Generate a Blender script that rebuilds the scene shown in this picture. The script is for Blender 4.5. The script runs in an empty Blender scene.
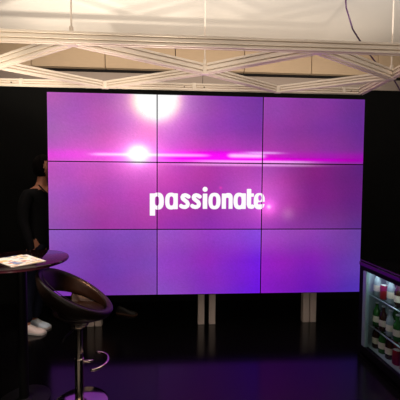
import bpy, bmesh, math, random
import numpy as np
from mathutils import Vector, Matrix
random.seed(7)
S = bpy.context.scene
COL = S.collection
PI = math.pi

# ------------------------------------------------------------------ camera
cam_d = bpy.data.cameras.new('camera'); cam = bpy.data.objects.new('camera', cam_d); COL.objects.link(cam)
r0 = (0.99818008, -0.05995291, 0.0064945); r1 = (0.06018394, 0.99718709, -0.04467436); r2 = (-0.00379788, 0.04498392, 0.99898049)
cam.matrix_world = Matrix(((r0[0], r2[0], -r1[0], -0.29707), (r0[1], r2[1], -r1[1], -3.21024),
                           (r0[2], r2[2], -r1[2], 1.5), (0, 0, 0, 1)))
cam_d.sensor_width = 36; cam_d.lens = 312 / 400 * 36; cam_d.clip_start = 0.05
S.camera = cam
# ------------------------------------------------------------------ world, lights, exposure
wd = bpy.data.worlds.new('world'); S.world = wd; wd.use_nodes = True
wd.node_tree.nodes['Background'].inputs[0].default_value = (1, 0.85, 0.75, 1)
wd.node_tree.nodes['Background'].inputs[1].default_value = 0.012

def area(name, loc, target, size, power, color):
    d = bpy.data.lights.new(name, 'AREA'); d.energy = power; d.color = color; d.shape = 'RECTANGLE'
    d.size, d.size_y = size
    o = bpy.data.objects.new(name, d); COL.objects.link(o); o.location = loc
    o.rotation_euler = (Vector(target) - Vector(loc)).to_track_quat('-Z', 'Y').to_euler(); return o
def spot(name, loc, target, power, color, angle, blend=0.5, radius=0.06):
    d = bpy.data.lights.new(name, 'SPOT'); d.energy = power; d.color = color; d.spot_size = math.radians(angle)
    d.spot_blend = blend; d.shadow_soft_size = radius
    o = bpy.data.objects.new(name, d); COL.objects.link(o); o.location = loc
    o.rotation_euler = (Vector(target) - Vector(loc)).to_track_quat('-Z', 'Y').to_euler(); return o
area('hall_fill', (-0.8, -4.8, 1.9), (-0.3, 0.5, 3.6), (4.0, 0.6), 22, (1, 0.84, 0.68))  # unseen upward fill behind the camera, added to light the lattice
for k, (x, e) in enumerate(((-2.2, 480), (-1.35, 450), (-.5, 270), (.4, 115), (1.3, 90))):
    spot('truss_fill', (x, -2.2, .12), (x, -.38, 2.5), e, (1, 0.88, 0.72), 34, 0.7)  # added spots without fixtures, brighten the undersides of the beams
area('hall_rear_fill', (0, 0.95, 2.72), (0, 1.9, 3.7), (6, 0.2), 24, (1, 0.86, 0.70))  # hidden fill added behind the black wall to light the fascia boards
area('ceiling_fill', (0, -1.3, 2.85), (0, -1.3, 3.75), (6, 2.5), 105, (1, 0.94, 0.88))  # added fill above the lattice, only whitens the ceiling
spot('truss_fill_left', (-2.2, -2.9, 1.95), (-1.35, -0.3, 2.6), 60, (1, 0.86, 0.62), 42)  # extra spot added to brighten the left end of the lattice
spot('table_downlight', (-1.9, -2.3, 3.6), (-1.36, -1.08, 1.0), 260, (1, 0.94, 0.86), 15)
spot('shoe_fill', (-2.7, -1.9, 3.5), (-1.76, -.02, 0), 130, (1, 0.93, 0.88), 9)  # narrow spot added to lift the person's shoes, no fixture there
spot('stool_fill', (-.4, -2.4, 3.0), (-.93, -.95, 0.79), 650, (1, 0.48, 0.24), 8)  # orange spot added to warm the stool's inner back
for x, e in ((-1.21, 30), (0, 34), (1.12, 34)):
    spot('post_fill', (x * .6, -3.6, 1.0), (x, .1, .10), e, (1, .88, .8), 9.5, 0.8)  # added narrow spots, one per post pair, to brighten the steel
S.view_settings.view_transform = 'Standard'; S.view_settings.look = 'None'
S.view_settings.exposure = 0.0; S.view_settings.gamma = 1.0; S.view_settings.use_curve_mapping = False

# ------------------------------------------------------------------ materials
def lin(c):
    return tuple(((v / 255) / 12.92 if v / 255 <= 0.04045 else ((v / 255 + 0.055) / 1.055) ** 2.4) for v in c[:3])
def mat(name, rgb, rough=0.5, metal=0.0, spec=0.5, noise=0.0, nscale=20, bump=0.0, coat=0.0, stretch=(1, 1, 1)):
    m = bpy.data.materials.new(name); m.use_nodes = True; nt = m.node_tree; b = nt.nodes['Principled BSDF']
    c = lin(rgb); b.inputs['Base Color'].default_value = (*c, 1); b.inputs['Roughness'].default_value = rough
    b.inputs['Metallic'].default_value = metal; b.inputs['Specular IOR Level'].default_value = spec
    b.inputs['Coat Weight'].default_value = coat
    if noise or bump:
        tc = nt.nodes.new('ShaderNodeTexCoord'); mp = nt.nodes.new('ShaderNodeMapping'); mp.inputs['Scale'].default_value = stretch
        n = nt.nodes.new('ShaderNodeTexNoise'); n.inputs['Scale'].default_value = nscale; n.inputs['Detail'].default_value = 4
        nt.links.new(tc.outputs['Object'], mp.inputs[0]); nt.links.new(mp.outputs[0], n.inputs['Vector'])
        if noise:
            mx = nt.nodes.new('ShaderNodeMix'); mx.data_type = 'RGBA'
            mx.inputs[6].default_value = (*[v * (1 - noise) for v in c], 1); mx.inputs[7].default_value = (*[min(1, v * (1 + noise)) for v in c], 1)
            nt.links.new(n.outputs['Fac'], mx.inputs[0]); nt.links.new(mx.outputs[2], b.inputs['Base Color'])
        if bump:
            bp = nt.nodes.new('ShaderNodeBump'); bp.inputs['Strength'].default_value = bump; bp.inputs['Distance'].default_value = 0.004
            nt.links.new(n.outputs['Fac'], bp.inputs['Height']); nt.links.new(bp.outputs[0], b.inputs['Normal'])
    return m
def emis(name, rgb, strength=1.0):
    m = bpy.data.materials.new(name); m.use_nodes = True; b = m.node_tree.nodes['Principled BSDF']
    b.inputs['Base Color'].default_value = (0, 0, 0, 1); b.inputs['Emission Color'].default_value = (*lin(rgb), 1)
    b.inputs['Emission Strength'].default_value = strength; return m
M = dict(
    black_wall=mat('black_wall', (13, 13, 12), 0.9, spec=0.15, noise=0.3, nscale=3),
    floor=mat('gloss_floor', (9, 8, 8), 0.16, spec=0.4, noise=0.2, nscale=2),
    tan=mat('tan_panel', (206, 180, 150), 0.6, noise=0.06, nscale=8, stretch=(1, 1, 6)),
    pale=mat('pale_panel', (165, 150, 140), 0.7, noise=0.04, nscale=5),
    ceiling=mat('ceiling_paint', (235, 228, 220), 0.9, noise=0.03, nscale=4),
    dark=mat('dark_gap', (18, 12, 10), 0.9),
    alu=mat('aluminium', (222, 208, 192), 0.42, metal=0.25, noise=0.05, nscale=30, stretch=(1, 1, 8)),
    steel=mat('brushed_steel', (205, 188, 176), 0.4, metal=0.35, noise=0.15, nscale=25, stretch=(6, 6, 0.3)),
    chrome=mat('chrome', (215, 200, 185), 0.12, metal=1.0),
    bolt=mat('bolt_steel', (90, 70, 55), 0.5, metal=0.6),
    casing=mat('display_casing', (8, 8, 9), 0.6, spec=0.2),
    bezel=mat('bezel', (16, 8, 22), 0.6, spec=0.2),
    letter=emis('lit_white', (255, 252, 255), 1.0),
    leather=mat('black_brown_leather', (22, 13, 9), 0.34, spec=0.28, bump=0.25, nscale=120),
    table=mat('table_lacquer', (24, 6, 10), 0.07, spec=0.4),
    blackmetal=mat('black_metal', (7, 7, 7), 0.5, spec=.25),
    paper=mat('paper', (250, 240, 225), 0.6), pageedge=mat('page_edges', (235, 220, 200), 0.7),
    skin=mat('skin', (190, 125, 95), 0.5, noise=0.08, nscale=15),
    hair=mat('dark_hair', (12, 7, 5), 0.9, spec=.1, noise=0.4, nscale=60, bump=0.6, stretch=(1, 1, 0.2)),
    shirt=mat('black_cloth', (12, 12, 14), 0.9, spec=0.2, noise=0.3, nscale=30),
    jeans=mat('navy_denim', (18, 20, 38), 0.9, spec=0.2, noise=0.3, nscale=60),
    shoe_pink=mat('pale_pink_canvas', (235, 212, 203), 0.75, noise=0.06, nscale=30),
    shoe_grey=mat('pale_grey_canvas', (195, 205, 215), 0.75, noise=0.06, nscale=30),
    sole=mat('shoe_sole', (215, 205, 200), 0.7),
    lace=mat('lace', (225, 215, 210), 0.8),
    darkshoe=mat('dark_shoe', (24, 18, 16), 0.5), tansole=mat('tan_sole', (110, 75, 55), 0.6),
    fridge_black=mat('fridge_gloss_black', (10, 9, 12), 0.12, spec=0.7, coat=0.4),
    fridge_matt=mat('fridge_matt_black', (8, 8, 9), 0.7, spec=0.1),
    fridge_in=mat('fridge_lining', (150, 165, 170), 0.5),
    frame_alu=mat('door_frame_alu', (150, 175, 178), 0.35, metal=0.4),
    wire=mat('shelf_wire', (190, 205, 210), 0.3, metal=0.7),
    cable=mat('purple_cable', (70, 35, 75), 0.5), cablew=mat('pale_cable', (190, 170, 175), 0.5),
    cap=mat('bottle_cap', (210, 215, 215), 0.4, metal=0.3),
)
def glassmat(name, rgb, rough=0.02):
    m = bpy.data.materials.new(name); m.use_nodes = True; nt = m.node_tree
    for n in list(nt.nodes):
        if n.type != 'OUTPUT_MATERIAL': nt.nodes.remove(n)
    out = nt.nodes['Material Output']; t = nt.nodes.new('ShaderNodeBsdfTransparent'); g = nt.nodes.new('ShaderNodeBsdfGlossy')
    t.inputs[0].default_value = (*rgb, 1); g.inputs['Roughness'].default_value = rough
    gm = nt.nodes.new('ShaderNodeNewGeometry'); dt = nt.nodes.new('ShaderNodeVectorMath'); dt.operation = 'DOT_PRODUCT'
    nt.links.new(gm.outputs['Normal'], dt.inputs[0]); nt.links.new(gm.outputs['Incoming'], dt.inputs[1])
    def mth(op, a, b):
        n = nt.nodes.new('ShaderNodeMath'); n.operation = op
        for k, q in enumerate((a, b)):
            if isinstance(q, (int, float)): n.inputs[k].default_value = q
            elif q is not None: nt.links.new(q, n.inputs[k])
        return n.outputs[0]
    fo = mth('ADD', mth('MULTIPLY', mth('POWER', mth('SUBTRACT', 1.0, mth('ABSOLUTE', dt.outputs['Value'], None)), 5.0), .95), .05)
    mx = nt.nodes.new('ShaderNodeMixShader'); nt.links.new(fo, mx.inputs[0]); nt.links.new(t.outputs[0], mx.inputs[1])
    nt.links.new(g.outputs[0], mx.inputs[2]); nt.links.new(mx.outputs[0], out.inputs[0]); return m
M['glass'] = glassmat('door_glass', (0.9, 0.95, 0.95))
M['green'] = mat('green_glass', (40, 95, 35), 0.12, spec=0.7); M['brown'] = mat('brown_glass', (60, 32, 18), 0.12, spec=0.7)
M['red'] = mat('red_can', (150, 30, 35), 0.3, metal=0.3); M['clear'] = mat('clear_bottle', (150, 165, 170), 0.1, spec=0.7)

# ------------------------------------------------------------------ mesh helpers
def obj(name, bm, m=None, parent=None, smooth=False, recalc=True, loc=None):
    if recalc: bmesh.ops.recalc_face_normals(bm, faces=bm.faces)
    me = bpy.data.meshes.new(name); bm.to_mesh(me); bm.free()
    if smooth:
        for p in me.polygons: p.use_smooth = True
    for mm in (m if isinstance(m, (list, tuple)) else [m]):
        if mm: me.materials.append(mm)
    o = bpy.data.objects.new(name, me); COL.objects.link(o)
    if parent: o.parent = parent
    if loc: o.location = loc
    return o
def sharp(o, deg=35):
    me = o.data
    for p in me.polygons: p.use_smooth = True
    try: me.set_sharp_from_angle(angle=math.radians(deg))
    except Exception: pass
    return o
def tag(o, label, cat, group=None, kind=None):
    o['label'] = label; o['category'] = cat
    if group: o['group'] = group
    if kind: o['kind'] = kind
    return o
def thing(name, label, cat, loc=(0, 0, 0), rz=0, group=None):
    o = bpy.data.objects.new(name, None); COL.objects.link(o); o.location = loc; o.rotation_euler = (0, 0, rz)
    o.empty_display_size = 0.1
    return tag(o, label, cat, group)
def struct(o): o['kind'] = 'structure'; return o
def box(bm, x0, x1, y0, y1, z0, z1, bev=0):
    r = bmesh.ops.create_cube(bm, size=1)
    for v in r['verts']:
        v.co = Vector((x0 + (v.co.x + .5) * (x1 - x0), y0 + (v.co.y + .5) * (y1 - y0), z0 + (v.co.z + .5) * (z1 - z0)))
    if bev:
        es = list({e for v in r['verts'] for e in v.link_edges})
        bmesh.ops.bevel(bm, geom=es, offset=bev, segments=2, affect='EDGES', profile=0.5)
def boxbm(*a, **k):
    bm = bmesh.new(); box(bm, *a, **k); return bm
def lathe(prof, seg=32, c=(0, 0)):
    bm = bmesh.new(); rings = []
    for r, z in prof:
        if r < 1e-6: rings.append([bm.verts.new((c[0], c[1], z))]); continue
        rings.append([bm.verts.new((c[0] + r * math.cos(2 * PI * i / seg), c[1] + r * math.sin(2 * PI * i / seg), z)) for i in range(seg)])
    for a, b in zip(rings, rings[1:]):
        for i in range(seg):
            j = (i + 1) % seg
            if len(a) == 1 and len(b) == 1: continue
            if len(a) == 1: bm.faces.new((a[0], b[i], b[j]))
            elif len(b) == 1: bm.faces.new((a[i], b[0], a[j]))
            else: bm.faces.new((a[i], b[i], b[j], a[j]))
    return bm
def tube(bm, pts, r, seg=8):
    pts = [Vector(p) for p in pts]; rings = []
    for i, p in enumerate(pts):
        t = (pts[min(i + 1, len(pts) - 1)] - pts[max(i - 1, 0)]).normalized()
        u = t.cross(Vector((0, 0, 1)));  u = u if u.length > 1e-3 else t.cross(Vector((0, 1, 0)))
        u.normalize(); v = t.cross(u); rr = r[i] if isinstance(r, (list, tuple)) else r
        rings.append([bm.verts.new(p + rr * (math.cos(2 * PI * k / seg) * u + math.sin(2 * PI * k / seg) * v)) for k in range(seg)])
    for a, b in zip(rings, rings[1:]):
        for k in range(seg): bm.faces.new((a[k], a[(k + 1) % seg], b[(k + 1) % seg], b[k]))
    bm.faces.new(rings[0]); bm.faces.new(rings[-1])

# ------------------------------------------------------------------ the room
struct(obj('floor', boxbm(-4, 4, -6, 2.3, -0.1, 0), M['floor']))
struct(obj('ceiling', boxbm(-4, 4, -6, 2.3, 3.75, 3.85), M['ceiling']))
struct(obj('wall_back', boxbm(-4, 4, 0.8, 0.86, 0, 2.77), M['black_wall']))
struct(obj('wall_left', boxbm(-4.1, -4, -6, 2.3, 0, 3.85), M['black_wall']))
struct(obj('wall_right', boxbm(4, 4.1, -6, 2.3, 0, 3.85), M['black_wall']))
# hall wall behind the booth: pale lower band, dark shadow gap, tan boards with open joints
struct(obj('wall_hall_rear', boxbm(-4, 4, 2.05, 2.15, 0, 3.75), M['dark']))
bm = bmesh.new()
lo = [-4, -2.35, 0.05, 2.3, 4]
for a, b in zip(lo, lo[1:]): box(bm, a + .004, b - .004, 2.0, 2.06, 0, 3.325, bev=0.003)
struct(obj('wall_hall_lower', bm, M['pale']))
bm = bmesh.new()
xs = [-4, -2.676, -1.525, -0.4, 0.733, 1.869, 3.016, 4]
for a, b in zip(xs, xs[1:]): box(bm, a + .006, b - .006, 1.97, 2.06, 3.388, 3.75, bev=0.004)
struct(obj('wall_hall_upper', bm, M['tan']))

# ------------------------------------------------------------------ video wall
ZC, PW, PH = 1.39542, 1.0862, 0.685
ZT = ZC + 1.5 * PH; XL = -1.5 * PW
vw = thing('video_wall', 'large three by three video wall showing passionate on glowing purple and magenta', 'video wall', (0, 0, 0))
# control colours (sRGB) for each display, 3 x 3, top to bottom
CC = {
 (0,0): [[(174,86,180),(162,72,170),(198,120,190)],[(162,92,180),(176,80,174),(214,102,198)],[(200,80,196),(218,88,200),(236,110,214)]],
 (1,0): [[(196,110,205),(140,60,170),(112,50,160)],[(196,80,200),(146,58,172),(122,48,160)],[(226,80,214),(196,50,190),(190,60,190)]],
 (2,0): [[(150,66,172),(134,54,156),(98,42,140)],[(150,58,160),(130,50,150),(102,42,142)],[(182,58,178),(155,48,160),(128,42,150)]],
 (0,1): [[(188,80,188),(188,78,183),(214,92,206)],[(162,85,184),(166,64,168),(184,66,178)],[(148,80,174),(154,55,156),(164,58,166)]],
 (1,1): [[(200,70,185),(165,48,160),(160,50,165)],[(178,55,168),(158,42,160),(160,50,178)],[(160,50,165),(140,45,170),(150,50,182)]],
 (2,1): [[(160,60,165),(128,32,125),(92,32,122)],[(184,60,174),(126,32,130),(98,32,122)],[(148,50,168),(125,50,148),(94,46,135)]],
 (0,2): [[(146,88,188),(130,72,180),(134,75,184)],[(134,74,180),(118,60,168),(130,68,180)],[(124,56,172),(116,52,164),(128,68,172)]],
 (1,2): [[(152,82,190),(150,62,192),(140,72,216)],[(145,66,190),(140,42,184),(115,26,218)],[(140,75,190),(124,44,188),(106,20,220)]],
 (2,2): [[(164,76,194),(140,64,172),(104,60,152)],[(150,32,190),(126,30,174),(96,60,164)],[(134,26,194),(102,22,178),(80,48,174)]],
}
CL = {k: np.array([[lin(c) for c in r] for r in v]) for k, v in CC.items()}
def g(d, s): return np.exp(-0.5 * (d / s) ** 2)
def soft(x, a, b, e): return 1 / (1 + np.exp(-(x - a) / e)) * 1 / (1 + np.exp((x - b) / e))
def screen_colour(i, j, u, v):
    """picture content of display (i, j); u, v in 0..1 across it"""
    c = CL[(i, j)]
    fu, fv = u * 2, v * 2; iu = np.clip(fu.astype(int), 0, 1); iv = np.clip(fv.astype(int), 0, 1)
    tu, tv = (fu - iu)[:, None], (fv - iv)[:, None]
    tu = tu * tu * (3 - 2 * tu) * .5 + tu * .5; tv = tv * tv * (3 - 2 * tv) * .5 + tv * .5
    out = (c[iv, iu] * (1 - tu) + c[iv, iu + 1] * tu) * (1 - tv) + (c[iv + 1, iu] * (1 - tu) + c[iv + 1, iu + 1] * tu) * tv
    X = (i + u) * 107.0; Y = (j + v) * 67.5          # picture raster, about one step per centimetre
    def add(w, rgb): nonlocal out; out = out + w[:, None] * np.array(rgb)
    # upper glow, white-hot with a cream rim
    d = np.hypot(X - 106, Y - 4)
    add(np.exp(-(d / 19) ** 3), (1.2, 1.2, .8)); add(g(d, 14), (.3, .4, .2)); add(g(d - 19, 4), (.2, .12, -.08)); add(g(d, 24), (.32, .17, .18))
    # flare
    d = np.hypot((X - 89) / 1.25, Y - 59.3)
    add(g(d, 4.9), (1.7, 1.8, 1.8)); add(g(d, 12), (.5, .18, .40)); add(g(np.hypot((X - 88) / 3.2, Y - 60.5), 3.6), (.3, .2, .3)); add(g(np.hypot((X-88)/1.6, Y-60), 34), (.12, .02, .08))
    if j == 0:
        add(soft(Y, 56.5, 66, 1.2) * (0.19 + .32 * g(X - 165, 38) - .08 * soft(X, 215, 400, 5)), (.95, -0.16, 0.80))
        add(g(Y - 60.5, 0.9) * soft(X, 45, 157, 3) * (.5 + g(X - 89, 45)), (.5, .4, .5))
        add(g(Y - 60.3, 1.3) * soft(X, 180, 215, 1.3), (.3, .6, .5))
        add(g(Y - 57.0, 0.7) * soft(X, 200, 230, 4), (.3, .4, .45))
        add(g(Y - 66.2, 0.8) * soft(X, 150, 262, 7), (.5, .38, .5))
        add(g(Y - 63.8, 1.0) * soft(X, 105, 300, 12), (.25, -.05, .2))
    if j == 1:
        add(g(Y - 68.6, 0.8) * soft(X, 130, 262, 10), (.45, .25, .42))
        d = np.hypot(X - 221, Y - 112); add(g(d, 5.5), (.5, .08, .38)); add(g(d, 1.3), (.5, .5, .5)); add(g(d, 16), (.14, .02, .1))
        d = np.hypot(X - 241, Y - 119); add(g(d, 4.5), (.09, .06, .07))
        d = np.hypot(X - 171.5, Y - 92.5); add(g(d, .9), (.4, 0, .08))
        add(g(np.hypot(X - 205, Y - 95), 22), (.12, .04, .12))
    mott = np.stack([np.sin(X * a_ + Y * b_ + c_) * np.sin(X * b_ * .7 - Y * a_ * 1.3 + c_ * 2) for a_, b_, c_ in ((.11, .07, 1.), (.083, .13, 2.3), (.061, .09, 4.))], 1)
    out = out * (1 + .05 * mott)
    edge = np.minimum(np.minimum(u, 1 - u) * 107, np.minimum(v, 1 - v) * 67.5)
    out = out * (1 + .16 * np.exp(-(edge / 0.9) ** 2))[:, None]
    rs = np.random.RandomState(i * 7 + j); out = out * (1 + rs.normal(0, .035, (len(u), 1)))
    return np.clip(out, 0, 1)
sm = bpy.data.materials.new('display_picture'); sm.use_nodes = True; nt = sm.node_tree; b = nt.nodes['Principled BSDF']
b.inputs['Base Color'].default_value = (.004, .003, .005, 1); b.inputs['Roughness'].default_value = .45; b.inputs['Specular IOR Level'].default_value = .15
at = nt.nodes.new('ShaderNodeAttribute'); at.attribute_name = 'picture'
nt.links.new(at.outputs['Color'], b.inputs['Emission Color']); b.inputs['Emission Strength'].default_value = 1.0
GX, GY, BZ = 107, 68, 0.0055
for j in range(3):
    for i in range(3):
        x0, x1 = XL + i * PW + BZ, XL + (i + 1) * PW - BZ; z1, z0 = ZT - j * PH - BZ, ZT - (j + 1) * PH + BZ
        uu, vv = np.meshgrid(np.linspace(0, 1, GX), np.linspace(0, 1, GY)); u, v = uu.ravel(), vv.ravel()
        V = np.stack([x0 + u * (x1 - x0), 0 * u, z1 - v * (z1 - z0)], 1)
        F = [(a, a + GX, a + GX + 1, a + 1) for r in range(GY - 1) for a in range(r * GX, r * GX + GX - 1)]
        me = bpy.data.meshes.new('display_screen'); me.from_pydata(V.tolist(), [], F); me.materials.append(sm)
        ca = me.color_attributes.new('picture', 'FLOAT_COLOR', 'POINT')
        cc = np.ones((len(u), 4)); cc[:, :3] = screen_colour(i, j, u, v); ca.data.foreach_set('color', cc.ravel().astype(np.float32))
        bm = bmesh.new(); e = 0.0006
        box(bm, x0 - BZ + e, x1 + BZ - e, 0.004, 0.075, z0 - BZ + e, z1 + BZ - e, bev=0.002)
        pan = obj('display_panel', bm, M['casing'], vw)
        o = bpy.data.objects.new('display_screen', me); COL.objects.link(o); o.parent = pan
        bm = bmesh.new()
        for a in ((x0 - BZ + e, x0, z0 - BZ + e, z1 + BZ - e), (x1, x1 + BZ - e, z0 - BZ + e, z1 + BZ - e),
                  (x0, x1, z0 - BZ + e, z0), (x0, x1, z1, z1 + BZ - e)):
            box(bm, a[0], a[1], -0.001, 0.005, a[2], a[3])
        obj('bezel', bm, M['bezel'], pan)
# mounting frame and twin aluminium posts
bm = bmesh.new()
for z in (ZT - .25, ZC, ZT - 3 * PH + .25): box(bm, -1.55, 1.55, .078, .10, z - .03, z + .03)
obj('mounting_rail', bm, M['blackmetal'], vw)
for xa in (-1.288, -0.111, 1.05):
    w = .15 if xa > 1 else (.15 if xa < -1 else .19)
    for dx in (0, w - .07):
        bm = bmesh.new(); x = xa + dx
        box(bm, x, x + .07, .101, .165, .0, 2.35, bev=.004)
        for q in (.018, .05): box(bm, x + q - .004, x + q + .004, .0985, .103, .01, 2.33)
        obj('support_post', bm, M['steel'], vw)

# ------------------------------------------------------------------ lettering (marching squares over a distance field)
def build_text():
    step = 0.2; x = np.arange(147, 267, step); y = np.arange(186, 218, step); X, Y = np.meshgrid(x, y)
    def rbox(x0, x1, y0, y1, r=1.0):
        cx, cy, hx, hy = (x0 + x1) / 2, (y0 + y1) / 2, (x1 - x0) / 2 - r, (y1 - y0) / 2 - r
        dx, dy = abs(X - cx) - hx, abs(Y - cy) - hy
        return np.hypot(np.maximum(dx, 0), np.maximum(dy, 0)) + np.minimum(np.maximum(dx, dy), 0) - r
    def sup(cx, cy, a, b, n=2.5):
        k = (abs((X - cx) / a) ** n + abs((Y - cy) / b) ** n) ** (1 / n); return (k - 1) * min(a, b)
    def stroke(P, r):
        d = np.full(X.shape, 1e9)
        for (ax, ay), (bx, by) in zip(P, P[1:]):
            t = np.clip(((X - ax) * (bx - ax) + (Y - ay) * (by - ay)) / ((bx - ax) ** 2 + (by - ay) ** 2 + 1e-9), 0, 1)
            d = np.minimum(d, np.hypot(X - ax - t * (bx - ax), Y - ay - t * (by - ay)))
        return d - r
    def un(*a): return np.minimum.reduce(a)
    def sub(a, *b):
        for q in b: a = np.maximum(a, -q)
        return a
    def arc(cx, cy, a, b, t0, t1, n=14): return [(cx + a * math.cos(math.radians(t0 + (t1 - t0) * k / n)), cy + b * math.sin(math.radians(t0 + (t1 - t0) * k / n))) for k in range(n + 1)]
    G = []
    # p
    G.append(sub(un(rbox(149.5, 155.2, 193.2, 215.8, .7), sup(157.6, 201.1, 6.2, 8.8), rbox(150, 157, 193.2, 200, .7)), sup(156.8, 201, 1.8, 4.1, 2.8)))
    def a_(ox): # left edge ox, 13.3 wide
        return sub(un(sup(ox + 6.1, 201.1, 6.1, 8.7), rbox(ox + 7.6, ox + 13.0, 193.1, 209.4, 1.0)), sup(ox + 6.4, 201, 1.75, 4.1, 2.8))
    G.append(a_(164.6)); 
    def s_(ox):
        P = [(9.0, 196.7), (7.2, 195.6), (5.4, 195.2), (3.7, 195.7), (2.9, 197.1), (3.3, 198.7), (5.2, 200.3), (7.4, 202.0), (8.3, 203.9), (7.9, 205.8), (6.2, 207.0), (4.4, 207.1), (2.5, 206.6), (1.6, 205.9)]
        return stroke([(ox + a, b) for a, b in P], 2.2)
    G.append(s_(179.0)); G.append(s_(190.1))
    G.append(rbox(201.9, 206.9, 193.4, 209.2, .8)); G.append(sup(204.4, 189.3, 2.75, 2.75, 2))
    G.append(sub(sup(213.9, 201.1, 6.3, 8.6), sup(213.8, 201.1, 1.7, 4.3, 2.8)))
    n = un(rbox(221.0, 226.0, 193.3, 209.2, .7), sup(227.7, 198.3, 4.7, 5.6), rbox(227.5, 232.4, 197.5, 209.2, .7))
    G.append(sub(n, rbox(225.7, 227.9, 198, 214, .8)))
    G.append(a_(232.8))
    G.append(un(rbox(246.2, 251.2, 188.6, 205.5, 1.0), rbox(246.2, 253.9, 193.2, 197.0, .7), stroke([(248.6, 204.6), (249.4, 206.6), (251.2, 207.0), (252.2, 206.8)], 2.4)))
    e = sub(sup(259.2, 201.3, 5.9, 8.6), sup(259.8, 198.0, 1.5, 2.5, 2), stroke([(259.0, 203.5), (262, 203.2), (266, 202.9)], .95))
    G.append(e)
    allv, allf = [], []
    # affine: picture raster to metres on the screen face
    mx = lambda px: -0.625 + (px - 149) * (1.1905 / 115); mz = lambda px, py: 1.426 + (px - 149) * .00005 - (py - 193) * (.1745 / 17)
    for D in G:
        D = sub(D + .22, rbox(157.25, 157.85, 180, 220, .1), rbox(262.05, 262.6, 180, 220, .1))
        idx = {}
        def vert(px, py):
            k = (round(px, 3), round(py, 3))
            if k not in idx: idx[k] = len(allv); allv.append((mx(px), -0.0022, mz(px, py)))
            return idx[k]
        rr, cc = np.where(np.minimum.reduce([D[:-1, :-1], D[1:, :-1], D[:-1, 1:], D[1:, 1:]]) < 0)
        for r, c in zip(rr, cc):
            q = [(r, c), (r + 1, c), (r + 1, c + 1), (r, c + 1)]; poly = []
            for k in range(4):
                a, b_ = q[k], q[(k + 1) % 4]; da, db = D[a], D[b_]
                if da < 0: poly.append(vert(x[a[1]], y[a[0]]))
                if (da < 0) != (db < 0):
                    t = da / (da - db); poly.append(vert(x[a[1]] + t * (x[b_[1]] - x[a[1]]), y[a[0]] + t * (y[b_[0]] - y[a[0]])))
            pp = []
            for k in poly:
                if k not in pp: pp.append(k)
            if len(pp) >= 3: allf.append(pp)
    me = bpy.data.meshes.new('lettering'); me.from_pydata(allv, [], allf); me.validate(); me.materials.append(M['letter'])
    bm = bmesh.new(); bm.from_mesh(me); bmesh.ops.dissolve_limit(bm, angle_limit=0.02, verts=bm.verts, edges=bm.edges)
    bmesh.ops.triangulate(bm, faces=bm.faces)
    for f in bm.faces:
        if f.normal.y > 0: f.normal_flip()
    bm.to_mesh(me); bm.free()
    o = bpy.data.objects.new('lettering', me); COL.objects.link(o); o.parent = vw; o['label'] = 'white lowercase word passionate'
build_text()

# ------------------------------------------------------------------ aluminium lattice overhead
tr = thing('overhead_truss', 'pale aluminium lattice of crossing beams hung above the video wall', 'truss', (0, 0, 0))
def beam(a, b, w=.042, h=.076, z0=2.455, name='beam'):
    """grooved aluminium profile from a to b (x, y); bottom at z0"""
    a, b = Vector((a[0], a[1], 0)), Vector((b[0], b[1], 0)); d = (b - a).normalized(); s = Vector((-d.y, d.x, 0))
    n, gw, gd = w / 2, .009, .012; hz = [.0, .017, .017 + gw, h - .017 - gw, h - .017, h]
    prof = [(-n, 0), (-gw, 0), (-gw, gd), (gw, gd), (gw, 0), (n, 0),
            (n, hz[1]), (n - gd, hz[1]), (n - gd, hz[2]), (n, hz[2]), (n, hz[3]), (n - gd, hz[3]), (n - gd, hz[4]), (n, hz[4]), (n, h), (-n, h),
            (-n, hz[4]), (-n + gd, hz[4]), (-n + gd, hz[3]), (-n, hz[3]), (-n, hz[2]), (-n + gd, hz[2]), (-n + gd, hz[1]), (-n, hz[1])]
    bm = bmesh.new(); R = []
    for p in (a, b): R.append([bm.verts.new((p.x + s.x * q, p.y + s.y * q, z0 + z)) for q, z in prof])
    k = len(prof)
    for i in range(k): bm.faces.new((R[0][i], R[0][(i + 1) % k], R[1][(i + 1) % k], R[1][i]))
    bm.faces.new(R[0]); bm.faces.new(R[1])
    o = obj(name, bm, M['alu'], tr); md = o.modifiers.new('bevel', 'BEVEL'); md.width = .0015; md.segments = 1; md.limit_method = 'ANGLE'
    return o
def cut(a, b, ca=.05, cb=.05):
    d = Vector((b[0] - a[0], b[1] - a[1])); d.normalize()
    return (a[0] + d.x * ca, a[1] + d.y * ca), (b[0] - d.x * cb, b[1] - d.y * cb)
XR = 1.56; dxn = 1.73
near = [(-3.65 + .0, .0)]
N0 = [(-2.78, -.03), (-1.05, -.03), (.68, -.03)]                # nodes on the rear beam
N1 = [(-1.82, -.5), (-.10, -.5), (1.56, -.5)]                   # middle row
N2 = [(-2.78, -.98), (-1.05, -.98), (.68, -.98)]                # front row
beam((-3.2, -.004), (XR + .021, -.004), h=.064, z0=2.469); beam((-3.2, -1.006), (XR + .021, -1.006)); beam((XR, -.985), (XR, -.03))
DI = [(N1[0], N0[1]), (N0[1], N1[1]), (N1[1], N0[2]), (N0[2], N1[2]), (N0[0], N1[0]),
      (N1[0], N2[1]), (N2[1], N1[1]), (N1[1], N2[2]), (N2[2], N1[2]), (N2[0], N1[0])]
for a, b in DI:
    p, q = cut(a, b, .03, .03); fr_ = min(a[1], b[1]) < -.6; beam(p, q, w=.05 if fr_ else .043, h=.082 if fr_ else .068, z0=2.456)
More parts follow.
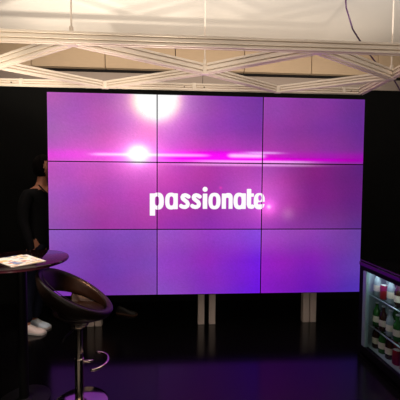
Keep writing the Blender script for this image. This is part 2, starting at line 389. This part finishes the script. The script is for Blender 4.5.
for (x, y) in N0[1:] + N1 + N2[1:]:
    bm = bmesh.new(); e = .035 if y in (-.03, -.98) else .0
    box(bm, x - .034, x + .034, y - .024, y + .024 - (.012 if y == -.03 else 0), 2.453, 2.522, bev=.004)
    pl = obj('node_plate', bm, M['alu'], tr)
    for sx in (-.02, .02):
        for zz in (2.488,):
            t = bmesh.new(); tube(t, [(x + sx, y - .027, zz), (x + sx, y - .02, zz)], .005, 10); obj('bolt', t, M['bolt'], pl)
# joint plates along the rear beam
for x in (-.17, 1.38, -1.86):
    bm = bmesh.new(); box(bm, x - .018, x + .018, -.03, -.022, 2.467, 2.535, bev=.002); pl = obj('joint_plate', bm, M['alu'], tr)
for x in (-.27, -.07, 1.46, -1.95):
    t = bmesh.new(); tube(t, [(x, -.03, 2.495), (x, -.02, 2.495)], .006, 10); obj('bolt', t, M['bolt'], tr)
for (x, y) in (N1[1], N1[2], N2[1], (-1.82, -.5)):
    t = bmesh.new(); tube(t, [(x, y, 2.52), (x, y, 3.75)], .006, 10); tube(t, [(x, y, 2.52), (x, y, 2.58)], .014, 12)
    obj('hanger_rod', t, M['alu'], tr)

# cable slung over the lattice at the right
bm = bmesh.new(); P = [(1.04, -.60, 3.74), (1.05, -.60, 3.3), (1.08, -.60, 3.0)]
for q in range(21):
    t = q / 20; P.append((1.14 + .62 * t, -.60 + .34 * t, 2.79 - .30 * t + .16 * (t - .5) ** 2))
P += [(1.90, -.2, 2.40), (1.98, -.16, 2.2), (2.02, -.1, 1.8)]
tube(bm, P, .006, 8); tag(sharp(obj('cable', bm, M['cable']), 60), 'dark purple cable drooping beside the lattice at upper right', 'cable')

# ------------------------------------------------------------------ bar table and brochures
TX, TY = -1.382, -1.036
tb = thing('bar_table', 'small round dark red lacquered bar table beside the stool', 'table', (TX, TY, 0))
sharp(obj('table_top', lathe([(0, .975), (.285, .975), (.297, .98), (.3, .988), (.297, .996), (.29, 1.0), (0, 1.0)], 72), M['table'], tb))
sharp(obj('column', lathe([(0, .012), (.06, .012), (.034, .03), (.03, .05), (.03, .93), (.09, .974), (0, .974)], 32), M['blackmetal'], tb))
sharp(obj('base_plate', lathe([(0, 0), (.168, 0), (.168, .008), (.16, .012), (0, .016)], 48), M['blackmetal'], tb))
def magazine(name, label, A, ang, z, L, Wd, th, cols):
    o = thing(name, label, 'magazine', (A[0], A[1], z), ang, 'magazines on the bar table')
    obj('pages', boxbm(0, L, -Wd, 0, 0, th, bev=.0008), M['pageedge'], o)
    # printed cover: colour patches by voronoi cells
    m = bpy.data.materials.new('printed_cover'); m.use_nodes = True; nt = m.node_tree; b = nt.nodes['Principled BSDF']; b.inputs['Roughness'].default_value = .45
    tc = nt.nodes.new('ShaderNodeTexCoord'); vo = nt.nodes.new('ShaderNodeTexVoronoi'); vo.inputs['Scale'].default_value = 34; vo.distance = 'CHEBYCHEV'
    cr = nt.nodes.new('ShaderNodeValToRGB'); cr.color_ramp.interpolation = 'CONSTANT'; sp = nt.nodes.new('ShaderNodeSeparateColor')
    el = cr.color_ramp.elements; el[0].color = (*lin(cols[0]), 1)
    for k, c in enumerate(cols[1:], 1):
        e = el.new(k / len(cols)) if k > 1 else el[1]; e.position = k / len(cols); e.color = (*lin(c), 1)
    nt.links.new(tc.outputs['Object'], vo.inputs['Vector']); nt.links.new(vo.outputs['Color'], sp.inputs[0]); nt.links.new(sp.outputs[0], cr.inputs[0])
    nt.links.new(cr.outputs[0], b.inputs['Base Color'])
    obj('cover', boxbm(0.001, L - .001, -Wd + .001, -.001, th, th + .0012), m, o); return o
a0 = math.atan2(-.19, .211)
magazine('magazine', 'white printed magazine lying flat at the bottom of the pair on the round table', (-1.387, -.948), a0, 1.0005, .285, .205, .006,
         [(250, 240, 228), (252, 246, 235), (240, 215, 160), (250, 240, 225), (230, 190, 170)])
magazine('magazine', 'printed magazine with yellow and blue pictures, topmost on the round table', (-1.41, -.975), a0 + .06, 1.008, .25, .19, .004,
         [(250, 240, 225), (235, 205, 130), (130, 145, 185), (250, 244, 235), (252, 246, 238), (215, 150, 125), (248, 238, 215)])

# ------------------------------------------------------------------ bar stool
SX, SY, SZ, SR, ST = -.998, -1.107, .787, .212, .272
st = thing('bar_stool', 'round black brown leather bucket stool with open back beside the bar table', 'stool', (SX, SY, 0), .107)
def ringz(t): return SZ - ST / 2 * math.cos(t)
bm = bmesh.new(); NT, NS = 96, 20; rings = []
for i in range(NT):
    t = 2 * PI * i / NT; bk = (1 - math.cos(t)) / 2
    hh = .024 + .058 * bk ** .8; tt = .019 + .008 * (1 - bk)         # half height / half thickness of the padded band
    cz = ringz(t) - hh + .022; lean = -.30 * bk
    ring = []
    for k in range(NS):
        a = 2 * PI * k / NS; ca, sa = math.cos(a), math.sin(a)
        px = tt * math.copysign(abs(ca) ** .8, ca); pz = hh * math.copysign(abs(sa) ** .8, sa)
        r = SR + px - lean * pz * .6 + (-.012 * (1 if pz < 0 else 0) * abs(pz) / hh)
        ring.append(bm.verts.new((r * math.cos(t), r * math.sin(t), cz + pz)))
    rings.append(ring)
for i in range(NT):
    a, b = rings[i], rings[(i + 1) % NT]
    for k in range(NS): bm.faces.new((a[k], a[(k + 1) % NS], b[(k + 1) % NS], b[k]))
obj('padded_backrest_ring', bm, M['leather'], st, smooth=True)
# welt seam along the inner upper edge
bm = bmesh.new(); P = [((SR - .012) * math.cos(2 * PI * i / 96), (SR - .012) * math.sin(2 * PI * i / 96), ringz(2 * PI * i / 96) + .0215) for i in range(97)]
tube(bm, P, .0022, 6); obj('seam', bm, M['leather'], st, smooth=True)
# bucket shell: from under the ring down to the seat base, cut low at the back so the opening shows
def rear(t):
    d = abs((t - PI + PI) % (2 * PI) - PI); return max(0.0, min(1.0, (1.28 - d) / .25))
bm = bmesh.new(); NV = 10; rows = []
for i in range(NT):
    t = 2 * PI * i / NT; bk = (1 - math.cos(t)) / 2; ztop = ringz(t) - 2 * (.024 + .058 * bk ** .8) + .035
    q = rear(t); q = q * q * (3 - 2 * q); zt = ztop * (1 - q) + .655 * q; rt = (SR - .008) * (1 - q) + .13 * q
    row = []
    for k in range(NV + 1):
        s = k / NV; c = math.cos(s * PI / 2); ss = math.sin(s * PI / 2)
        r = .07 + (rt - .07) * c ** .8; z = zt - (zt - .64) * ss ** 1.0
        row.append(bm.verts.new((r * math.cos(t) + (.04 + .03 * q) * min(1, 2.2 * s), r * math.sin(t), z)))
    rows.append(row)
for i in range(NT):
    a, b = rows[i], rows[(i + 1) % NT]
    for k in range(NV): bm.faces.new((a[k], a[k + 1], b[k + 1], b[k]))
bm.faces.new([r[-1] for r in rows])
o = obj('bucket_shell', bm, M['leather'], st, smooth=True); md = o.modifiers.new('thick', 'SOLIDIFY'); md.thickness = .012; md.offset = 0
o = obj('seat', lathe([(0, .648), (.12, .649), (.165, .647), (.177, .656), (.172, .666), (.15, .672), (.11, .668), (0, .662)], 64), M['leather'], st, smooth=True); o.rotation_euler = (0, math.radians(7), 0); o.location = (-.05, 0, 0)
px, py = .015, .01
sharp(obj('swivel_mount', lathe([(0, .63), (.085, .625), (.085, .60), (.06, .555), (.03, .545), (.03, .53), (0, .53)], 40, (px, py)), M['chrome'], st))
sharp(obj('pole', lathe([(0, .53), (.026, .53), (.026, .33), (.03, .325), (.03, .03), (.045, .02), (.045, .016), (0, .016)], 32, (px, py)), M['chrome'], st))
sharp(obj('base_plate', lathe([(0, 0), (.182, 0), (.185, .006), (.172, .012), (.06, .02), (0, .02)], 56, (px, py)), M['chrome'], st))
bm = bmesh.new(); tube(bm, [(px, py, .3), (px + .09, py, .3)], .009, 10)
tube(bm, [(px + .09 + .1 * math.cos(a) , py + .11 * math.sin(a), .3) for a in [PI / 2 + .0 - k * PI / 14 for k in range(15)]] , .009, 10)
obj('footrest', bm, M['chrome'], st, smooth=True)
bm = bmesh.new(); tube(bm, [(px, py, .56), (px - .05, py - .16, .553), (px - .055, py - .19, .54)], .006, 8)
obj('height_lever', bm, M['blackmetal'], st, smooth=True)

# ------------------------------------------------------------------ person half hidden behind the left edge of the wall
def skin(name, J, E, m, parent, root=0, sub=2, loc=None):
    me = bpy.data.meshes.new(name); me.from_pydata([j[:3] for j in J], E, []); o = bpy.data.objects.new(name, me); COL.objects.link(o); o.parent = parent
    if loc: o.location = loc
    md = o.modifiers.new('skin', 'SKIN'); md.use_smooth_shade = True; md.branch_smoothing = .5
    for i, j in enumerate(J):
        s = me.skin_vertices[0].data[i]; r = j[3]; s.radius = r if isinstance(r, tuple) else (r, r); s.use_root = (i == root)
    sb = o.modifiers.new('sub', 'SUBSURF'); sb.levels = sub; sb.render_levels = sub
    me.materials.append(m); return o
# local frame: faces -Y (towards viewer), turned by rz
pr = thing('person', 'person in black top and navy jeans standing half hidden behind the screens at left', 'person', (-1.785, .22, 0), math.radians(65))
J = [(0, 0, .98, (.15, .10)), (0, -.01, 1.12, (.135, .09)), (0, -.01, 1.28, (.15, .10)), (0, 0, 1.42, (.14, .085)), (0, .0, 1.50, (.058, .058)), (0, -.012, 1.56, (.05, .052)), (0, -.02, 1.61, (.052, .06))]
E_ = [(0, 1), (1, 2), (2, 3), (3, 4), (4, 5), (5, 6)]
AX = {-1: -.225, 1: -.09}; AY = {-1: -.05, 1: .01}
def chain(start, pts):
    k = start
    for p in pts: J.append(p); E_.append((k, len(J) - 1)); k = len(J) - 1
    return k
for s in (-1, 1):
    chain(3, [(s * .17, .0, 1.42, .058), (s * .215, .01, 1.28, .047), (s * .235, .0, 1.13, .041), (s * .225, -.06, .98, .034), (s * .215, -.10, .85, .026), (s * .213, -.11, .81, (.026, .034))])
    a = AX[s]; chain(0, [(s * .09 - .01, 0, .88, .085), (s * .05 + a * .5, -.02, .66, .072), (s * .04 + a * .6, -.015, .48, .055), (a * .8 + s * .02, .0, .30, .052), (a, AY[s] + .03, .11, .036), (a, AY[s] + .02, .06, .036)])
body = skin('body', J, E_, M['skin'], pr)
# hands: palm continues the wrist, five bent fingers each
for s in (-1, 1):
    hj = [(s * .213, -.11, .86, (.024, .03)), (s * .211, -.115, .80, (.016, .036))]; he = [(0, 1)]
    for q, (dy, L) in enumerate(((-.030, .068), (-.010, .078), (.011, .073), (.030, .058))):
        hj.append((s * .211, -.115 + dy, .775, .0095)); he.append((1, len(hj) - 1))
        hj.append((s * .208, -.118 + dy, .775 - L * .5, .0085)); he.append((len(hj) - 2, len(hj) - 1))
        hj.append((s * .198, -.12 + dy, .775 - L, .007)); he.append((len(hj) - 2, len(hj) - 1))
    hj.append((s * .205, -.15, .83, .011)); he.append((0, len(hj) - 1)); hj.append((s * .198, -.168, .795, .010)); he.append((len(hj) - 2, len(hj) - 1))
    hj.append((s * .19, -.172, .765, .008)); he.append((len(hj) - 2, len(hj) - 1))
    skin('hand', [(x, y, z - .045, r) for x, y, z, r in hj], he, M['skin'], pr)
# head
bm = bmesh.new(); bmesh.ops.create_uvsphere(bm, u_segments=40, v_segments=28, radius=1)
for v in bm.verts:
    x, y, z = v.co
    w = .073 * (1 - .28 * max(0, -z) ** 1.5); d = .095 * (1 - .12 * max(0, -z))
    X, Y, Z = x * w, y * d - .018 * max(0, -z) ** 2, z * .118
    f = max(0, -y)
    Y -= .024 * f ** 8 * math.exp(-((Z + .015) / .022) ** 2) * math.exp(-(X / .014) ** 2) * 1.2      # nose
    Y += .010 * math.exp(-((abs(X) - .03) / .014) ** 2) * math.exp(-((Z - .012) / .012) ** 2) * f     # eye sockets
    Y -= .006 * math.exp(-((Z + .055) / .008) ** 2) * math.exp(-(X / .024) ** 2) * f                   # lips
    Y -= .010 * math.exp(-((Z + .095) / .02) ** 2) * math.exp(-(X / .03) ** 2) * f                     # chin
    v.co = (X, Y, Z)
hd = obj('head', bm, M['skin'], pr, smooth=True, loc=(0, -.035, 1.69)); hd.rotation_euler = (0, 0, math.radians(20))
eyew = mat('eye_white', (225, 220, 215), .3); iris = mat('iris', (45, 28, 18), .2); lip = mat('lips', (150, 75, 65), .5)
for s in (-1, 1):
    bm = bmesh.new(); bmesh.ops.create_uvsphere(bm, u_segments=16, v_segments=12, radius=.0115); obj('eye', bm, eyew, hd, True, loc=(s * .03, -.077, .012))
    bm = bmesh.new(); bmesh.ops.create_uvsphere(bm, u_segments=12, v_segments=8, radius=.006); obj('iris', bm, iris, hd, True, loc=(s * .03, -.0842, .012))
    bm = bmesh.new(); bmesh.ops.create_uvsphere(bm, u_segments=16, v_segments=12, radius=1)
    for v in bm.verts: v.co = (v.co.x * .008, v.co.y * .018, v.co.z * .031)
    obj('ear', bm, M['skin'], hd, True, loc=(s * .073, .008, -.005))
bm = bmesh.new(); tube(bm, [(-.022, -.103, -.056), (-.01, -.110, -.054), (0, -.111, -.055), (.01, -.110, -.054), (.022, -.103, -.056)], [.002, .005, .005, .005, .002], 8); obj('mouth', bm, lip, hd, True)
# hair: cap over skull, falling behind the ears
bm = bmesh.new(); bmesh.ops.create_uvsphere(bm, u_segments=48, v_segments=32, radius=1)
for v in list(bm.verts):
    x, y, z = v.co
    n = .004 * math.sin(9 * math.atan2(y, x) + 5 * z)
    v.co = (x * (.084 + n), y * (.104 + n) + .008, z * (.126 + n) + .008)
bmesh.ops.delete(bm, geom=[v for v in bm.verts if (v.co.y < -.045 and v.co.z < .058) or v.co.z < -.105], context='VERTS')
o = obj('hair', bm, M['hair'], hd, True); md = o.modifiers.new('t', 'SOLIDIFY'); md.thickness = .01; md.offset = -1
# clothes
SJ = [(0, 0, .84, (.172, .125)), (0, 0, .95, (.168, .122)), (0, -.01, 1.10, (.152, .108)), (0, -.01, 1.28, (.168, .118)), (0, .004, 1.405, (.155, .098)), (0, .008, 1.47, (.078, .066))]
SE = [(0, 1), (1, 2), (2, 3), (3, 4), (4, 5)]
for s in (-1, 1):
    k = 4
    for p in [(s * .17, .0, 1.415, .07), (s * .215, .01, 1.28, .06), (s * .235, .0, 1.13, .053), (s * .225, -.06, .96, .046), (s * .217, -.10, .825, .036)]:
        SJ.append(p); SE.append((k, len(SJ) - 1)); k = len(SJ) - 1
skin('long_sleeved_top', SJ, SE, M['shirt'], pr)
# open collar: skin at the throat with a dark neckline edge
bm = bmesh.new(); tube(bm, [(-.062, -.03, 1.50), (-.05, -.072, 1.455), (-.02, -.102, 1.41), (0, -.112, 1.385), (.02, -.102, 1.41), (.05, -.072, 1.455), (.062, -.03, 1.50)], .007, 8); obj('neckline', bm, M['shirt'], pr, True)
bm = bmesh.new(); vs = [bm.verts.new(p) for p in [(-.055, -.05, 1.49), (.055, -.05, 1.49), (.045, -.078, 1.452), (.018, -.106, 1.41), (0, -.116, 1.39), (-.018, -.106, 1.41), (-.045, -.078, 1.452)]]
c = bm.verts.new((0, -.092, 1.45))
for k in range(7): bm.faces.new((vs[k], vs[(k + 1) % 7], c))
o = obj('throat', bm, M['skin'], body, True)
TJ = [(0, 0, 1.0, (.155, .108)), (0, 0, .92, (.158, .112))]; TE = [(0, 1)]
for s in (-1, 1):
    k = 1
    a = AX[s]
    for p in [(s * .09 - .01, 0, .86, .098), (s * .05 + a * .5, -.02, .66, .082), (s * .04 + a * .6, -.015, .48, .066), (a * .8 + s * .02, .0, .30, .058), (a, AY[s] + .02, .085, .052)]:
        TJ.append(p); TE.append((k, len(TJ) - 1)); k = len(TJ) - 1
skin('jeans', TJ, TE, M['jeans'], pr)
def shoe(parent, loc, rz, um, lab=None):
    """toe towards -Y; sole, upper, laces"""
    st_ = [(.085, .030, .062, .0), (.075, .036, .080, .0), (.05, .038, .085, .0), (.02, .037, .083, .0), (-.01, .037, .078, .0), (-.05, .042, .062, .0), (-.09, .047, .050, .0), (-.13, .046, .042, .0), (-.16, .038, .034, .0), (-.178, .022, .024, .0)]
    bm = bmesh.new(); rs = []
    for y, w, h, _ in st_:
        rs.append([bm.verts.new((w * math.copysign(abs(math.cos(a)) ** .7, math.cos(a)), y, .016 + (h - .016) * math.sin(a) ** .8)) for a in [PI * k / 12 for k in range(13)]])
    for a, b in zip(rs, rs[1:]):
        for k in range(12): bm.faces.new((a[k], a[k + 1], b[k + 1], b[k]))
    bm.faces.new(rs[0]); bm.faces.new(rs[-1])
    up = obj('shoe', bm, um, parent, True, loc=loc); up.rotation_euler = (0, 0, rz)
    if lab: up['label'] = lab
    bm = bmesh.new(); R = []
    for z, gsc in ((0, .98), (.006, 1.04), (.022, 1.03)):
        pts = [(w * gsc, y * 1.02) for y, w, h, _ in st_]; pts = pts + [(-a, b) for a, b in reversed(pts)]
        R.append([bm.verts.new((a, b, z)) for a, b in pts])
    n = len(R[0])
    for a, b in zip(R, R[1:]):
        for k in range(n): bm.faces.new((a[k], a[(k + 1) % n], b[(k + 1) % n], b[k]))
    bm.faces.new(R[0]); bm.faces.new(R[-1]); obj('sole', bm, M['sole'], up, False)
    bm = bmesh.new()
    for y, h in ((-.015, .080), (-.035, .072), (-.055, .064), (-.075, .057)):
        tube(bm, [(-.022, y, h - .006), (0, y + .003, h + .002), (.022, y, h - .006)], .0028, 6)
    obj('laces', bm, M['lace'], up, True)
shoe(pr, (AX[-1], AY[-1], 0), math.radians(12), M['shoe_pink'], 'pale pink canvas shoe'); shoe(pr, (AX[1], AY[1], 0), math.radians(4), M['shoe_grey'], 'pale grey canvas shoe')

# ------------------------------------------------------------------ dark shoe on the floor behind the wall
ds = thing('shoe', 'single dark shoe with tan toe lying on the floor below the video wall', 'shoe', (-.93, .42, 0), math.radians(70))
st_ = [(.12, .028, .07), (.10, .034, .085), (.05, .034, .075), (0, .036, .058), (-.05, .042, .046), (-.09, .042, .038), (-.12, .032, .03), (-.135, .015, .02)]
bm = bmesh.new(); rs = [[bm.verts.new((w * math.cos(a), y, .012 + (h - .012) * math.sin(a) ** .8)) for a in [PI * k / 10 for k in range(11)]] for y, w, h in st_]
for a, b in zip(rs, rs[1:]):
    for k in range(10): bm.faces.new((a[k], a[k + 1], b[k + 1], b[k]))
bm.faces.new(rs[0]); bm.faces.new(rs[-1]); obj('upper', bm, M['darkshoe'], ds, True)
bm = bmesh.new(); R = []
for z in (0, .016):
    pts = [(w * 1.05, y * 1.02) for y, w, h in st_]; pts = pts + [(-a, b) for a, b in reversed(pts)]; R.append([bm.verts.new((a, b, z)) for a, b in pts])
n = len(R[0])
for k in range(n): bm.faces.new((R[0][k], R[0][(k + 1) % n], R[1][(k + 1) % n], R[1][k]))
bm.faces.new(R[0]); bm.faces.new(R[1]); obj('sole', bm, M['tansole'], ds)

# ------------------------------------------------------------------ glass-door drinks fridge at the right (door faces the booth)
FX, FY0, FY1 = 1.32, -1.14, -.506; FD = .56; FT = .85
fr = thing('display_fridge', 'black glass-door drinks fridge at the right edge of the booth', 'fridge', (FX, 0, 0))
bm = bmesh.new()
box(bm, .03, FD, FY1 - .03, FY1, .0, FT - .03); box(bm, .03, FD, FY0, FY0 + .03, .0, FT - .03); box(bm, FD - .03, FD, FY0 + .03, FY1 - .03, 0, FT - .03)
box(bm, .03, FD - .03, FY0 + .03, FY1 - .03, 0, .08)
obj('cabinet', bm, M['fridge_matt'], fr)
obj('top_cover', boxbm(.0, FD, FY0, FY1, FT - .012, FT, bev=.004), M['fridge_black'], fr)
obj('header_trim', boxbm(-.006, .03, FY0, FY1, FT - .05, FT - .018, bev=.003), M['fridge_black'], fr)
bm = bmesh.new()
box(bm, FD - .04, FD - .032, FY0 + .032, FY1 - .032, .085, FT - .055); box(bm, .05, FD - .04, FY1 - .036, FY1 - .031, .085, FT - .055)
box(bm, .05, FD - .04, FY0 + .031, FY0 + .036, .085, FT - .055); box(bm, .05, FD - .04, FY0 + .03, FY1 - .03, .081, .086)
obj('lining', bm, M['fridge_in'], fr)
dr = obj('door', boxbm(0, .03, FY1 - .062, FY1 - .001, .03, FT - .055, bev=.002), M['fridge_matt'], fr)
bm = bmesh.new(); box(bm, 0, .03, FY0 + .001, FY0 + .05, .03, FT - .055); box(bm, .0, .03, FY0 + .05, FY1 - .062, .03, .09); box(bm, 0, .03, FY0 + .05, FY1 - .062, FT - .085, FT - .055)
obj('door_rail', bm, M['fridge_matt'], dr)
bm = bmesh.new(); y1, y0 = FY1 - .063, FY0 + .052; w = .045
bm.free(); obj('inner_frame', boxbm(-.004, .028, y1 - w, y1, .092, FT - .088, bev=.002), M['frame_alu'], dr); obj('inner_frame', boxbm(-.004, .028, y0, y0 + .02, .092, FT - .088, bev=.002), M['frame_alu'], dr)
obj('glass_pane', boxbm(.008, .013, y0 + .02, y1 - w, .092, FT - .088), M['glass'], dr)
obj('handle', boxbm(-.03, -.006, FY0 + .012, FY0 + .03, .35, .65, bev=.004), M['frame_alu'], dr)
SH = (.272, .545)
for z in SH:
    bm = bmesh.new()
    for k in range(12): tube(bm, [(.07 + k * .038, FY0 + .04, z), (.07 + k * .038, FY1 - .04, z)], .0025, 6)
    tube(bm, [(.06, FY0 + .04, z + .002), (.06, FY1 - .04, z + .002)], .005, 8); tube(bm, [(.5, FY0 + .04, z), (.5, FY1 - .04, z)], .004, 8)
    obj('wire_shelf', bm, M['wire'], fr, True)
ld = bpy.data.lights.new('fridge_lamp', 'AREA'); ld.energy = 1.1; ld.color = (.8, .93, 1); ld.shape = 'RECTANGLE'; ld.size = .05; ld.size_y = .5
lo_ = bpy.data.objects.new('fridge_lamp', ld); COL.objects.link(lo_); lo_.location = (FX + .07, (FY0 + FY1) / 2, FT - .07)
bot = {}
def bottle_parts(kind, hgt):
    m_ = M[kind]
    if kind == 'red': return lathe([(0, 0), (.026, 0), (.031, .006), (.031, .108), (.026, .118), (.024, .116), (0, .116)], 24)
    return lathe([(0, 0), (.028, 0), (.031, .005), (.031, hgt * .55), (.026, hgt * .66), (.013, hgt * .80), (.012, hgt * .97), (0, hgt * .97)], 24)
def place(kind, x, y, z, label, cat, hgt=.21):
    key = kind
    if key not in bot:
        r = thing('drink_can' if kind == 'red' else 'drink_bottle', label, cat, (x, y, z), 0, 'drinks in the display fridge')
        sharp(obj('can_body' if kind == 'red' else 'glass_body', bottle_parts(kind, hgt), M[kind], r))
        if kind == 'red': obj('can_lid', lathe([(0, .1165), (.0235, .1165), (.0235, .1185), (0, .1185)], 24), M['cap'], r)
        else:
            obj('cap', lathe([(0, hgt * .965), (.0145, hgt * .965), (.0145, hgt), (0, hgt)], 20), M['cap'], r)
            obj('paper_label', lathe([(.0315, hgt * .2), (.0315, hgt * .45)], 24), M['pageedge'], r)
        bot[key] = r; return r
    s = bot[key]; c = s.copy(); COL.objects.link(c); c.location = (x, y, z); c['label'] = label
    for ch in s.children:
        d = ch.copy(); COL.objects.link(d); d.parent = c
    return c
rowname = ['front', 'middle', 'rear']; posn = ['nearest the hinge post', 'second from the hinge post', 'third from the hinge post', 'fourth from the hinge post', 'fifth from the hinge post']
kd = {0: ['brown', 'green', 'brown', 'red', 'red'], 1: ['green', 'brown', 'clear', 'green', 'clear'], 2: ['clear', 'red', 'clear', 'brown', 'green']}
kn = {'brown': 'brown glass bottle', 'green': 'green glass bottle', 'clear': 'clear bottle', 'red': 'red drink can'}
lv = ['on the fridge floor', 'on the lower fridge shelf', 'on the upper fridge shelf']
for s, z in enumerate((.0862, SH[0] + .0075, SH[1] + .0075)):
    for k in range(5):
        for r_ in range(2):
            kk = kd[s][k] if r_ == 0 else kd[s][(k + 2) % 5]
            place(kk, FX + .105 + .11 * r_, FY1 - .105 - .088 * k, z, '%s %s, %s row, %s' % (kn[kk], lv[s], rowname[r_ * 1], posn[k]), 'can' if kk == 'red' else 'bottle')
